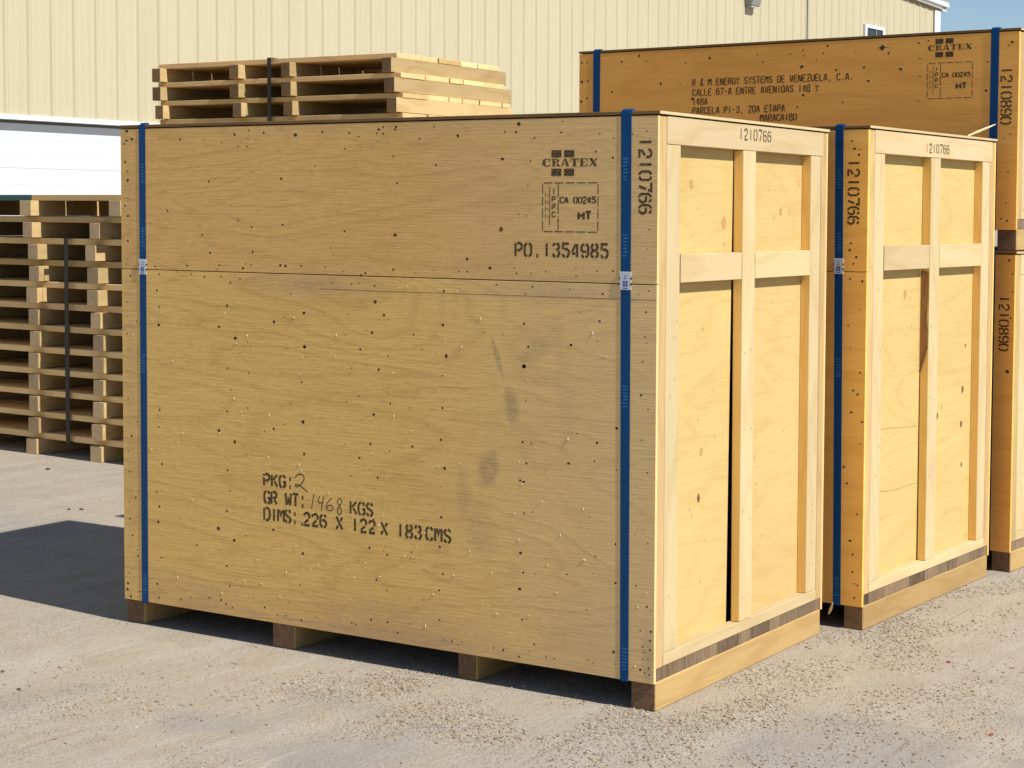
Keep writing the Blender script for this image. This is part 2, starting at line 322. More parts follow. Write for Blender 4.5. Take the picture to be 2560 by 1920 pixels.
def chips(bm, n, x0, x1, z0, z1, mi):
    """torn fibres standing off the face, small wedges that catch the raking sun"""
    for _ in range(n):
        x = random.uniform(x0, x1); z = random.uniform(z0, z1)
        if -.15 < x < -.075 or -2.19 < x < -2.12: continue
        l = random.uniform(.002, .0075); w_ = random.uniform(.0009, .0019); d = random.uniform(.0012, .0032)
        vert = random.random() < .65
        a, b = ((w_, l) if vert else (l, w_))
        v = [bm.verts.new(p) for p in ((x - a, -.0003, z - b), (x + a, -.0003, z - b * .6), (x + a * .6, -.0003, z + b), (x - a * .7, -.0003, z + b * .8), (x + a * .5, -d, z))]
        for i in range(4): bm.faces.new((v[i], v[(i + 1) % 4], v[4])).material_index = mi
        bm.faces.new((v[3], v[2], v[1], v[0])).material_index = mi

def crate(label, L, D, H, loc, rz, front, skids, straps, mid=None, seam=None, ends='pine', sp='', sp_end='', sp_frame='', buckle=None, nchip=0, bow=.009, lean=0.0, slot=None):
    """near right-hand bottom corner at the origin: x runs back to -L along the front, y is the depth"""
    r = thing('wooden_crate', label, 'crate', loc, rz, 'strapped plywood shipping crates'); r.rotation_euler.y = lean
    zb = .088; zt = H - .0145; f = .012
    # front panel with its nails, knots and fibres
    bm = bmesh.new()
    zz = [zb] + ([seam - .0014, seam + .0014] if seam else []) + [zt]
    for k in range(0, len(zz), 2): box(bm, -L, 0, 0, f, zz[k], zz[k + 1], .0012)
    spots_front(bm, sp)
    if nchip: chips(bm, nchip, -L + .05, -.02, .12, seam or H - .1, 5)
    fp = obj('front_panel', bm, [M[front], M['nail'], M['hole'], M['knot'], M['knot_pale'], M['chip'], M['nail_soft'], M['lit_halo']], r)
    bm = bmesh.new(); box(bm, -L, 0, D - f, D, zb, zt, .0012); obj('back_panel', bm, M[front], r)
    # far end
    bm = bmesh.new(); box(bm, -L + .001, -L + .013, f + .001, D - f - .001, .134, zt); obj('end_panel', bm, M['endply'], r)
    # near end: recessed sheet and its frame
    xf = -.0008; xp = -.037; xb = -.050
    bm = bmesh.new()
    if slot:                                                                            # two sheets with an open joint beside the batten
        hexa(bm, [(xb, .056, .135), (xp, .056, .135), (xp, slot[0], .135), (xb, slot[0], .135), (xb, .056, zt - .01), (xp, .056, zt - .01), (xp, slot[1], zt - .01), (xb, slot[1], zt - .01)])
        box(bm, xb, xp, .612, D - .057, .135, zt - .01)
    else: box(bm, xb, xp, .056, D - .057, .135, zt - .01)
    spots_end(bm, sp_end, xp + .0006)
    if sp_end and mid:
        for _ in range(24):
            yk = random.uniform(.17, .50) if random.random() < .5 else random.uniform(.66, D - .2)
            disc(bm, (xp + .0005, yk, random.uniform(.25, H - .2)), (0, 1, 0), (0, 0, 1), random.uniform(.0015, .004), random.uniform(.003, .010), 7, 4)
    ep = obj('end_panel', bm, [M['endply'], M['knot'], M['hole'], M['knot'], M['knot_pale']], r)
    for y0, y1 in ((f + .0006, .0535), (D - .0545, D - f - .0006)):                 # edge battens behind front and back sheets
        bm = bmesh.new(); box(bm, -.0385, xf, y0, y1, .1325, zt - .001, .001)
        obj('corner_batten', bm, M['edge_z'], r)
    for y0, y1 in ((.0562, .1405), (D - .139, D - .0572)):
        bm = bmesh.new(); box(bm, -.0368, xf, y0, y1, .1715, H - .0995, .0016); [disc(bm, (xf + .0004, random.uniform(y0 + .012, y1 - .012), random.uniform(.2, H - .15)), (0, 1, 0), (0, 0, 1), random.uniform(.0015, .004), random.uniform(.002, .007), 7, 1) for _ in range(9)]; bounce_sides(obj('post', bm, [M['pine_z'], M['knot_pale'], M['pine_bounce']], r), 2)
    bm = bmesh.new(); box(bm, -.0366, .0004, .0556, D - .0405, H - .0985, H - .0135, .0016); tr = obj('top_rail', bm, M['pine_y'], r)
    bm = bmesh.new(); box(bm, -.0366, .0002, .0556, D - .056, .1332, .1705, .0016); obj('bottom_rail', bm, M['pine_y'], r)
    b0, b1 = .556, .646
    bm = bmesh.new()                                                                   # centre batten, sprung off the sheet at its foot
    hexa(bm, [(-.0372 + bow, b0, .172), (.001 + bow * .2, b0, .172), (.001 + bow * .2, b1, .172), (-.0372 + bow, b1, .172),
              (-.0368, b0 + .004, H - .0995), (-.0006, b0 + .004, H - .0995), (-.0006, b1 + .004, H - .0995), (-.0368, b1 + .004, H - .0995)])
    bmesh.ops.bevel(bm, geom=bm.edges[:], offset=.0014, segments=1, affect='EDGES')
    NB = [(b0 + a, z) for a in (.02, .07) for z in (.24, .52, .80, 1.08)] if mid else []
    for y_, z_ in NB: disc(bm, (.0013 + bow * .2 * max(0, 1 - z_ / H), y_ + random.uniform(-.006, .006), z_ + random.uniform(-.02, .02)), (0, 1, 0), (0, 0, 1), .0022, .003, 6, 1)
    cb = obj('centre_batten', bm, [M['pine_z'], M['knot'], M['pine_bounce']], r); bounce_sides(cb, 2)
    if mid:
        for y0, y1, dx in ((.1455, .5545, .0006), (.6535, D - .1405, .0)):
            bm = bmesh.new(); box(bm, -.0364, -.0004 + dx, y0, y1, mid[0], mid[1], .0014); obj('middle_rail', bm, M['pine_y'], r)
    # floor boards, their ends show along the foot of the frame
    y = f + .001; i = 0; ws = [.043, .142, .09, .138, .14, .089, .14, .09, .14, .14, .14]
    while y < D - f - .03:
        wd = min(ws[i % 11], D - f - .001 - y); i += 1
        bm = bmesh.new(); box(bm, -L + .002, -.0012 - random.random() * .003, y, y + wd - .002, .0915, .1312, .001); obj('floor_board', bm, M['deck'], r); y += wd
    # skids
    for x0, x1 in skids:
        bm = bmesh.new(); box(bm, x0, x1, .0125, D - .0125, 0, .0905, .0042)
        for y in (.0119, D - .0119): hexa(bm, [(x0 + .003, y - .0004, .003), (x1 - .003, y - .0004, .003), (x1 - .003, y + .0004, .003), (x0 + .003, y + .0004, .003), (x0 + .003, y - .0004, .0885), (x1 - .003, y - .0004, .0885), (x1 - .003, y + .0004, .0885), (x0 + .003, y + .0004, .0885)], 1)
        obj('skid', bm, [M['skid'], M['skid_end']], r)
    # lid
    bm = bmesh.new(); box(bm, -L - .003, .006, -.0008, D + .0008, H - .0105, H, .001); ld = obj('lid', bm, [M['lid'], M['pine_y']], r)
    for p in ld.data.polygons:
        if p.normal.x > .9: p.material_index = 1  # sun on the end edge put into the colour, pale against the dark front
    # straps: one closed band each
    for (ta, tb_, ba, bb) in straps:
        bm = bmesh.new(); o = -.0009; e = .0007; zl = H + .0006
        for q, s2 in ((o - e, o), (D - o, D - o + e)):
            hexa(bm, [(ba, q, zb - .003), (bb, q, zb - .003), (bb, s2, zb - .003), (ba, s2, zb - .003), (ta, q, zl), (tb_, q, zl), (tb_, s2, zl), (ta, s2, zl)]) if q < 0 else \
                hexa(bm, [(ba, q, zb - .003), (bb, q, zb - .003), (bb, s2, zb - .003), (ba, s2, zb - .003), (ta, q, zl), (tb_, q, zl), (tb_, s2, zl), (ta, s2, zl)])
        hexa(bm, [(ta, o - e - .0002, H - .011), (tb_, o - e - .0002, H - .011), (tb_, o, H - .011), (ta, o, H - .011), (ta, .009, H + .0075), (tb_, .009, H + .0075), (tb_, .024, H + .0062), (ta, .024, H + .0062)])
        box(bm, ta, tb_, .024, D - o + e, zl + .0001, zl + e); box(bm, ba, bb, o - e, D - o + e, zb - .0040, zb - .0031)
        F = frame((0, -.0042, 0), (1, 0, 0), (0, 0, 1), (0, -1, 0))
        for z in (1.39, .93, .12, 1.62):                                                 # worn paler print, a column of bars
            if z > H - .1: continue
            q = (z - zb) / (H - zb); xa = ba + (ta - ba) * q; wd = (bb - ba)
            Fz = frame((0, o - e - .0001, 0), (1, 0, 0), (0, 0, 1), (0, -1, 0))
            for k in range(7):
                h = z - .0 + k * .0105
                a_ = xa + wd * random.choice((.18, .25, .3)); b_ = xa + wd * random.choice((.7, .8, .85))
                poly(bm, [(a_, h), (b_, h), (b_, h + random.choice((.003, .0055))), (a_, h + .004)], Fz, 1)
        s_ = obj('strap', bm, [M['strap'], M['strap_print']], r)
        if buckle:
            q = ((buckle[0] + buckle[1]) / 2 - zb) / (H - zb); xa = ba + (ta - ba) * q - .004; xb_ = bb + (tb_ - bb) * q + .003; oy = -.0016
            bm = bmesh.new(); box(bm, xa, xb_, oy - .0016, oy + .0002, buckle[0], buckle[1], .0008)
            for k in (0, 1):                                                              # crimp notches at both sides
                for s2 in (xa - .0012, xb_ - .002): box(bm, s2, s2 + .0032, oy - .0019, oy - .0001, buckle[0] + .014 + k * .018, buckle[0] + .021 + k * .018, 0, 2)
            Fb = frame((0, oy - .0018, 0), (1, 0, 0), (0, 0, 1), (0, -1, 0)); cx = (xa + xb_) / 2; cz = (buckle[0] + buckle[1]) / 2
            for dx in (-.008, .001):
                for dz in (-.014, -.005): rect(bm, cx + dx, cz + dz - .003, cx + dx + .007, cz + dz + .005, Fb, 1)
            rect(bm, cx - .004, cz + .006, cx + .004, cz + .009, Fb, 1); rect(bm, cx - .002, cz + .012, cx + .003, cz + .016, Fb, 1); rect(bm, cx - .009, cz - .024, cx + .009, cz - .021, Fb, 1)
            obj('buckle', bm, [M['buckle'], M['buckle_blue'], M['hole']], s_)
    return dict(root=r, front=fp, end=ep, rail=tr, batten=cb)

SP1 = "-1483,1474,6 -1210,1454,5 -995,1444,9 -572,1467,10 -1271,1397,4 -1495,1335,6 -1471,1333,6 -1401,1334,5 -1297,1332,4 -1217,1319,4 -1139,1309,5 -1121,1316,5 -1003,1330,5 -911,1322,3 -704,1371,6 -614,1344,7 -736,1330,4 -704,1330,4 -837,1332,3 -1266,1279,4 -1181,1277,4 -1146,1282,3 -1082,1275,5 -796,1265,6 -723,1287,3 -589,1291,4 -1448,1238,4 -1080,1222,8 -1389,1174,8 -1524,1139,8 -1476,1158,3 -1196,1174,3 -1043,1179,6 -800,1155,8 -1387,1058,8b -1143,1061,5b -1093,1118,6 -1206,1106,4 -919,1119,5 -786,1054,9 -1025,1045,4 -1065,997,6 -1180,995,4 -802,991,4 -1400,936,5 -1469,1051,3 -885,1073,3 -638,1137,3 -563,1135,3 -1149,903,4 -1451,861,4 -1203,881,3 -1017,887,5 -936,877,3 -802,885,5 -1086,846,7 -1394,801,8 -1528,767,6 -1478,786,3 -1571,755,4 -1100,746,6 -807,781,6 -924,750,5 -1019,727,4 -1209,738,3 -1391,691,9 -1148,695,5 -792,688,8 -1184,632,4 -1070,635,6 -808,628,3 -1532,415,6 -806,527,6 -812,429,6 -1398,345,7 -1105,396,5 -1044,391,4 -1029,379,5 -928,399,4 -1154,347,4 -799,341,6 -1090,491,7 -1400,446,6 -482,1037,10b -466,1100,6 -306,1112,5b -482,1171,5 -203,1190,5 -211,1129,3 -503,1516,3 -476,1510,4 -520,1346,4 -512,1329,4 -457,1330,3 -401,1338,3 -290,1350,3 -289,1325,4 -212,1343,4 -155,1344,4 -451,1288,4 -477,1265,4 -312,1285,3 -192,1273,4 -29,1472,3 -35,1414,3 -28,1287,3 -64,1276,3 -37,1223,4 -41,1149,4 -34,1130,3 -49,1072,4 -277,1215,3 -474,929,4 -53,970,5 -28,929,4 -139,863,6b -50,833,4 -486,796,5 -453,794,4 -209,814,5 -282,837,3 -471,730,6 -313,742,5 -218,757,4 -482,670,6 -495,673,5 -29,735,4 -66,692,3 -446,577,4 -479,570,4 -235,581,3 -70,542,3 -140,506,5 -25,520,4 -492,442,6 -213,460,4 -481,380,5 -435,382,3 -317,393,4 -223,406,3 -138,735,4 -495,326,7 -139,385,5 -66,385,4 -485,229,4 -418,239,3 -439,155,4 -242,290,3 -145,169,6 -458,130,3 -394,121,4 -362,119,4 -236,134,4 -218,125,3 -137,133,3 -497,108,5 -50,249,4 -27,325,4 -12,250,5 -14,222,5 -43,225,3 -40,200,4 -14,193,5 -36,183,4 -13,314,3 -40,161,3 -22,164,4 -48,128,5 -33,119,4 -19,135,4 -17,116,4 -1076,290,5 -1411,235,4 -1030,260,4 -814,285,5 -1573,137,5 -1514,117,4 -1476,119,4 -1338,132,4 -1405,112,6 -1462,167,4 -1213,186,3 -1097,153,6 -1028,153,5 -1181,131,4 -1165,127,4 -985,123,5 -877,246,3 -813,187,5 -795,123,4 -761,122,4 -722,126,4 -738,116,3 -595,123,4 -558,121,5 -2027,1519,5 -2110,1471,4 -1859,1435,5 -1822,1371,6 -1687,1487,4 -1625,1464,5 -1621,1377,5 -1955,1334,3 -1933,1324,5 -2089,1319,5 -1778,1329,4 -1786,1315,4 -1666,1321,6 -1653,1336,4 -1628,1334,4 -2072,1291,5 -1985,1301,4 -1912,1295,4 -1849,1286,5 -1771,1289,4 -1725,1269,5 -1681,1283,4 -2083,1232,5 -2071,1173,5 -1741,1188,6 -2074,1107,7b -1781,1112,7 -1704,1075,8b -1647,1066,4 -2060,965,4 -1742,967,5 -1642,956,4 -2225,1565,4 -2239,1536,6 -2226,1499,7 -2227,1408,6 -2231,1342,4 -2236,1324,4 -2216,1281,5 -2234,1185,4 -2187,1116,4 -2234,1132,3 -2250,1085,4 -2235,1069,4 -2231,1013,4 -1726,891,4 -2088,855,4 -2074,800,5 -2079,737,5 -1744,814,5 -1647,832,4 -1784,744,8 -1709,709,8 -2064,603,5 -1745,606,5 -1655,670,3 -2092,498,5 -2079,447,6 -2084,390,7 -1661,510,3 -1749,460,5 -1789,395,9 -1714,359,7 -1659,380,4 -1895,325,5 -2070,261,5 -1751,264,5 -1732,533,4 -2229,563,5 -2231,451,4 -2198,470,5 -2228,389,5 -2196,397,4 -2217,327,5 -2232,829,4 -2216,695,6 -2234,637,4 -2188,749,4 -2191,253,5 -2193,277,4 -2235,186,4 -2243,147,7 -2227,99,6 -2184,122,5 -2244,124,7 -2092,162,6 -2084,111,5 -1973,118,5 -1924,130,4 -1835,140,5 -1779,139,5 -1754,127,5 -1723,119,4 -1645,163,3 -1624,165,3 -1737,194,4 -2228,1806,8 -2202,1777,8 -2229,1773,6 -2242,1761,6 -2236,1695,6 -2227,1661,5 -2225,1628,8 -2067,1776,4 -1962,1773,6 -1849,1770,3 -1762,1758,4 -1702,1785,6 -1636,1798,4 -1634,1783,3 -1640,1769,4 -1685,1744,4 -1644,1743,4 -1826,1623,5 -1621,1657,4 -1567,1789,5 -1425,1779,8 -1305,1787,5 -1189,1782,5 -1148,1769,4 -1207,1730,5 -1045,1798,5 -1064,1791,6 -1072,1779,5 -1045,1777,5 -992,1798,5 -995,1790,5 -1028,1752,3 -1003,1702,4 -837,1796,4 -894,1758,4 -741,1765,7 -558,1774,4 -567,1689,7 -829,1672,4 -661,1683,3 -1489,1631,6 -1337,1674,3 -987,1614,5 -505,1797,8 -515,1772,5 -342,1802,4 -347,1768,4 -446,1753,4 -206,1763,4 -156,1748,4 -460,1681,4 -235,1721,3 -220,1708,5 -159,1689,5 -470,1605,4 -40,1767,4 -89,1760,4"
c1 = crate('biggest plywood crate in front, stencilled PKG 2 and PO number on its tan face', 2.261, 1.2205, 1.8282, (0, 0, 0), 0, 'front1',
           [(-2.261, -2.1705), (-1.548, -1.448), (-.747, -.672), (-.089, -.001)], [(-2.166, -2.134, -2.170, -2.138), (-.130, -.093, -.120, -.0905)],
           mid=(1.308, 1.396), seam=1.306, sp=SP1, sp_end="359,1154,5 494,1494,22 500,1421,9 388,1281,5 355,759,16 339,611,15b 381,468,5 274,1614,18 915,1531,17 894,950,6 746,606,4 746,588,4 356,340,6 1056,1625,7", buckle=(1.288, 1.343), nchip=115, slot=(.537, .5575))
FY = lambda y: frame((0, y, 0), (1, 0, 0), (0, 0, 1), (0, -1, 0))
F1 = FY(-.00022)
bm = bmesh.new(); logo(bm, F1, -.3135, 1.6635); obj('stencilled_logo', bm, M['ink'], c1['front'])
stamp(c1['front'], F1, -.414, 1.462, -.211, 1.613, -.356)
def line(par, s_, x_, z_, h_, adv, wd, t):
    i = 0
    for wrd in s_.split(' '):
        b = bmesh.new(); text(b, wrd, F1, x_ + i * adv, z_ + random.uniform(-.0008, .0008), h_, adv, wd, t); obj('stencilled_word', b, M['ink'], par); i += len(wrd) + 1
line(c1['front'], 'PO.', -.516, 1.3835, .041, .0352, .0245, .0082); line(c1['front'], '1354985', -.516 + 3 * .0352, 1.3835, .041, .0352, .0245, .0082)
line(c1['front'], 'PKG:', -1.573, .566, .041, .0357, .025, .0094); line(c1['front'], 'GR WT:', -1.572, .506, .042, .0325, .0245, .0092)
line(c1['front'], 'KGS', -1.186, .504, .042, .0345, .0255, .0085)
for s_, x_ in (('DIMS:', -1.573), ('226', -1.392), ('X', -1.248), ('122', -1.180), ('X', -1.055), ('183', -.987), ('CMS', -.867)):
    line(c1['front'], s_, x_, .446, .042, .0318 if s_ == 'DIMS:' else .0365, .026, .0088)
def smooth(pts, n=3):
    for _ in range(n):
        q = [pts[0]]
        for a, b in zip(pts, pts[1:]): q += [(a[0] * .75 + b[0] * .25, a[1] * .75 + b[1] * .25), (a[0] * .25 + b[0] * .75, a[1] * .25 + b[1] * .75)]
        pts = q + [pts[-1]]
    return pts
bm = bmesh.new()
def hand(pts, x, y, w_, h, t=.0036, n=3): ribbon(bm, smooth([(x + a * w_, y + b * h) for a, b in pts], n), t, F1)
hand([(.05, .72), (.2, .97), (.6, 1.02), (.78, .75), (.6, .4), (.2, .05), (0, .12), (.12, .28), (.45, .14), (.7, -.02), (1.0, -.22)], -1.433, .571, .058, .048, .0042)
hand([(.5, 1.0), (.0, 0)], -1.358, .504, .022, .052, .0034, 0)
hand([(.35, 1.0), (.1, .45), (.95, .55)], -1.333, .505, .03, .046, .0034, 1); hand([(.95, 1.05), (.6, -.12)], -1.333, .505, .03, .046, .0034, 0)
hand([(.75, 1.0), (.2, .7), (0, .25), (.3, -.02), (.8, .05), (.95, .35), (.5, .5), (.1, .3)], -1.293, .504, .034, .044)
hand([(.9, .85), (.5, 1.05), (.1, .8), (.45, .5), (.9, .2), (.6, -.1), (.1, .02), (.3, .4), (.8, .68), (.92, .84)], -1.248, .499, .028, .052)
obj('handwritten_numbers', bm, M['ink_soft'], c1['front'])
bm = bmesh.new(); ribbon(bm, [(-1.32, 1.2585), (-1.0, 1.2575), (-.6, 1.2592), (-.3, 1.2588), (-.003, 1.2600)], .0022, F1); obj('veneer_joint', bm, M['nail_soft'], c1['front'])
def side_number(par, s_, xa, xb, zt_, zb_, y=-.00022):
    n = len(s_); adv = (zt_ - zb_) / (n - .25)
    F = frame((xa, y, zt_), (0, 0, -1), (1, 0, 0), (0, -1, 0)); b = bmesh.new()
    text(b, s_, F, 0, 0, xb - xa, adv, adv * .74, .0078); obj('stencilled_number', b, M['ink'], par)
side_number(c1['front'], '1210766', -.065, -.023, 1.747, 1.520)
def end_number(par, s_, y0, y1, z0, z1, mat):
    n = len(s_); adv = (y1 - y0) / (n - .3)
    b = bmesh.new(); text(b, s_, frame((.0006, y0, z0), (0, 1, 0), (0, 0, 1), (1, 0, 0)), 0, 0, z1 - z0, adv, adv * .66, .0066); obj('stencilled_number', b, mat, par)
end_number(c1['rail'], '1210766', .527, .758, 1.764, 1.799, M['ink_soft'])

rs = random.Random(3)
SP2 = ' '.join('%d,%d,%d' % (rs.uniform(-85, -8), z_, rs.choice((4, 5, 5, 6))) for z_ in [1790, 1762, 1758, 1740, 1420, 1395, 1370, 1345, 1290, 1283, 1180, 1120, 1040, 950, 884, 870, 803, 770, 690, 600, 540, 430, 330, 280, 215, 172, 168, 120])
c2 = crate('plywood crate right behind the front crate, its long side showing only as an orange strip', 2.261, 1.2205, 1.846, (.1145, 1.3205, 0), -.0443, 'front2',
           [(-2.261, -2.1705), (-1.548, -1.448), (-.747, -.672), (-.080, -.001)], [(-2.166, -2.134, -2.170, -2.138), (-.134, -.101, -.118, -.087)],
           mid=(1.318, 1.410), seam=1.316, sp=SP2, sp_end="414,1222,20 1016,990,9b 984,1294,10 441,1094,4 934,1056,4 994,810,18b 737,723,16b 985,667,17b 996,498,11b 1046,198,8 782,754,9 488,835,3 255,611,3 868,1723,5", buckle=(1.307, 1.363), bow=.006)
side_number(c2['front'], '1210766', -.080, -.036, 1.723, 1.490)
end_number(c2['rail'], '210766', .536, .727, 1.766, 1.800, M['ink_soft'])
b = bmesh.new(); text(b, '1', frame((.0006, .503, 1.766), (0, 1, 0), (0, 0, 1), (1, 0, 0)), 0, 0, .034, .033, .022, .006); obj('stencilled_number', b, M['red_ink'], c2['rail'])
bm = bmesh.new()                                                                       # split veneer lines and the barky edge of the centre batten
FE = frame((-.0366, 0, 0), (0, 1, 0), (0, 0, 1), (1, 0, 0))
ribbon(bm, smooth([(.15, .722), (.217, .719), (.303, .718), (.429, .707), (.543, .700)], 1), .0016, FE)
obj('veneer_crack', bm, M['crack'], c2['end']); bm = bmesh.new()
ribbon(bm, smooth([(.14, .492), (.225, .488), (.25, .48), (.354, .474), (.459, .478), (.552, .477)], 1), .0020, FE)
obj('veneer_crack', bm, M['crack'], c2['end'])
bm = bmesh.new()
FB = frame((0, .5535, 0), (1, 0, 0), (0, 0, 1), (0, -1, 0))
poly(bm, [(-.035, 1.310), (-.003, 1.305), (-.004, 1.20), (-.010, 1.13), (-.003, 1.08), (-.003, 1.02), (-.014, .965), (-.034, .905), (-.035, 1.0), (-.035, 1.10), (-.030, 1.16), (-.035, 1.22)], FB)
obj('bark_edge', bm, M['bark'], c2['batten'])
for pts_, w_ in (([(-.034, .912), (-.022, .965), (-.006, 1.015)], .007), ([(-.012, 1.07), (-.018, 1.12), (-.009, 1.16)], .004), ([(-.022, 1.20), (-.016, 1.27)], .003)):
    bm = bmesh.new(); ribbon(bm, smooth(pts_, 2), w_, frame((0, .5531, 0), (1, 0, 0), (0, 0, 1), (0, -1, 0))); obj('bark_crack', bm, M['skid_end'], c2['batten'])
bm = bmesh.new(); FW_ = frame((.0013, 0, 0), (0, 1, 0), (0, 0, 1), (1, 0, 0))
ribbon(bm, smooth([(.578, .335), (.592, .29), (.615, .25), (.638, .222)], 2), .006, FW_);
obj('split', bm, M['crack'], c2['batten'])
bm = bmesh.new(); ribbon(bm, [(.600, .545), (.622, .50), (.638, .482)], .003, FW_); obj('split', bm, M['crack'], c2['batten'])

NP = [[str(int(float(t.split(',')[0]) * .99))] + t.split(',')[1:] for t in "-1931,2279,7 -1889,2254,5 -2033,2256,7 -1666,2234,5 -1668,2268,4 -1533,2252,7 -1418,2254,4 -1276,2253,4 -1246,2221,6 -1806,2143,8 -2088,2111,7 -1694,2139,4 -1627,2065,8 -2269,2167,9 -2234,2171,6 -2272,2070,10 -2238,2085,6 -2269,2260,6 -2238,2259,5 -1032,2241,5 -1036,2266,5 -1101,2253,6 -932,2248,5 -912,2281,6 -639,2260,16 -610,2234,6 -772,2246,4 -866,2170,6 -1042,2192,10 -728,2177,7 -549,2163,11 -707,2116,7 -1033,2064,10 -832,2026,5 -465,2272,6 -420,2279,5 -457,2204,5 -456,2129,5 -462,2024,5 -148,2056,8 -143,2178,6 -1062,2011,6 -967,2218,4 -33,2256,7 -48,2242,5 -63,1851,4 -35,1870,4 -42,1711,4 -47,1579,5 -67,1513,6 -41,1504,6 -30,1337,7 -13,1281,5 -59,1275,4 -11,1205,5 -17,1092,6 -28,864,10".split()]
SP3U = ' '.join('%s,%d,%s' % (a, int(z) - 1377, r_) for a, z, r_ in NP if int(z) > 1480)
SP3L = ' '.join(','.join(t) for t in NP if int(t[1]) < 1360)
lo = (.2282, 2.6387, 0)
c3b = crate('lower crate of the two stacked crates at the right edge, numbered 1210890', 2.262, 1.22, 1.3755, lo, -.095, 'front3',
            [(-2.262, -2.172), (-1.55, -1.45), (-.75, -.67), (-.089, -.001)], [(-2.178, -2.137, -2.178, -2.139), (-.127, -.090, -.127, -.091)], sp=SP3L, bow=.004)
side_number(c3b['front'], '1210890', -.068, -.025, 1.185, .953)
c3 = crate('orange-brown plywood crate with stencilled address, stacked topmost behind the other crates', 2.262, 1.22, .938, (lo[0], lo[1], 1.3785), -.045, 'front3',
           [(-2.262, -2.172), (-1.55, -1.45), (-.75, -.67), (-.089, -.001)], [(-2.178, -2.137, -2.178, -2.139), (-.127, -.090, -.127, -.091)], sp=SP3U, bow=.004)
Z3 = 1.3785
bm = bmesh.new(); logo(bm, F1, -.313, 2.2365 - Z3); obj('stencilled_logo', bm, M['ink'], c3['front'])
stamp(c3['front'], F1, -.416, 2.031 - Z3, -.209, 2.183 - Z3, -.3555)
for s_, x_, z_ in (('R & M ENERGY SYSTEMS DE VENEZUELA, C.A.', -1.609, 2.127), ('CALLE 67-A ENTRE AVENIDAS 14B Y', -1.608, 2.081), ('148A', -1.608, 2.038), ('PARCELA P1-3, 2DA ETAPA', -1.608, 1.995), ('MARACAIBO', -1.243, 1.953)):
    line(c3['front'], s_, x_, z_ - Z3, .030, .0216, .0149, .0056)
side_number(c3['front'], '1210890', -.078, -.031, 2.153 - Z3, 1.915 - Z3)

# ------------------------------------------------------------------ pallets
def pallet(label, loc, rz, xs, D, h, deck, setb, group, paint=None, endm='end_near'):
    r = thing('wooden_pallet', label, 'pallet', loc, rz, group)
    for x0, x1 in xs:
        bm = bmesh.new(); y0 = random.uniform(-.004, .004); box(bm, x0, x1, y0, D + random.uniform(-.01, .01), .0005, h - deck, .002)
        poly(bm, [(x0 + .0015, .002), (x1 - .0015, .002), (x1 - .0015, h - deck - .0015), (x0 + .0015, h - deck - .0015)], frame((0, y0 - .0003, 0), (1, 0, 0), (0, 0, 1), (0, -1, 0)), 1)
        obj('stringer', bm, [M['pal_y'], M[endm]], r)
    x0, x1 = xs[0][0] - .001, xs[-1][1] + .001
    y = setb; ws = random.sample([.27, .28, .15, .24, .27, .20], 5)
    while y < D - .12:
        wd = min(ws[int(y * 10) % 5], D - .055 - y); bm = bmesh.new(); dz = random.uniform(-.003, .0)
        t = deck - .001 + dz
        if paint is not None and y == setb:
            box(bm, x0, paint, y, y + wd, h - deck + .0005, h - deck + t, .002, 1); box(bm, paint + .001, x1, y, y + wd, h - deck + .0005, h - deck + t, .002)
        else:
            box(bm, x0 + random.uniform(-.006, .006), x1 + random.uniform(-.006, .006), y, y + wd, h - deck + .0005, h - deck + t, .002)
        obj('deck_board', bm, [M['pal_x'], M['teal']], r); y += wd + random.uniform(.004, .016)
    return r
def band(name, label, loc, rz, x0, x1, y0, y1, z0, z1, mat):
    """flat strap round a bundle, as one closed loop"""
    bm = bmesh.new(); t = .0022
    box(bm, x0, x1, y0 - t, y0, z0 - t, z1 + t); box(bm, x0, x1, y1, y1 + t, z0 - t, z1 + t)
    box(bm, x0, x1, y0 + .0002, y1 - .0002, z1, z1 + t); box(bm, x0, x1, y0 + .0002, y1 - .0002, z0 - t, z0)
    o = obj(name, bm, mat); o.location = loc; o.rotation_euler = (0, 0, rz); o['label'] = label; o['category'] = 'strap'
    return o
OL = (-6.24, 2.908, 0); YL = -.06; HL = .1352
ROWS = [(-.034, .108, .812, .104, .062), (-.002, .09, .636, .09, .075), (.046, .095, .596, .092, .068), (.055, .096, .610, .100, .072), (.029, .106, .608, .101, .066), (.049, .092, .638, .090, .070),
        (.058, .096, .652, .096, .045), (.044, .097, .650, .101, .038), (.036, .096, .653, .092, .036), (.045, .086, .651, .100, .052), (.031, .102, .638, .102, .048), (.002, .103, .618, .104, .055)]
ORD = ['topmost', 'second from the top', 'third from the top', 'fourth from the top', 'fifth from the top', 'sixth from the top', 'sixth from the bottom', 'fifth from the bottom', 'fourth from the bottom', 'third from the bottom', 'second from the bottom', 'bottom one on the ground']
for i, (a, wa, b, wb, sb) in enumerate(ROWS):
    lab = ('pale pallet with a teal painted board, topmost of the stack beside the white door' if i == 0 else
           ('pallet, ' if i < 12 else '') + ORD[i] + ',' + ' in the stack by the white door')
    pallet(lab, (OL[0], OL[1], (11 - i) * HL), YL, [(-.80, -.70), (a, a + wa), (b, b + wb), (1.40, 1.50)], 1.36, HL, .040, max(sb, .036), 'pallets stacked beside the white door', paint=(.005 if i == 0 else None))
band('black_strap', 'black strap binding the ten lower pallets of the stack beside the white door', OL, YL, .351, .389, .034, 1.33, .092, 10 * HL + .0005, M['black'])
OF = (-7.2, 5.0, 0); HF = .1385
FR = [(-.08, .084, .693, .090, 1.185, .082, 2.096, .081), (-.079, .084, .703, .088, 1.195, .09, 2.135, .090), (-.057, .082, .730, .085, 1.216, .086, 2.155, .086)]
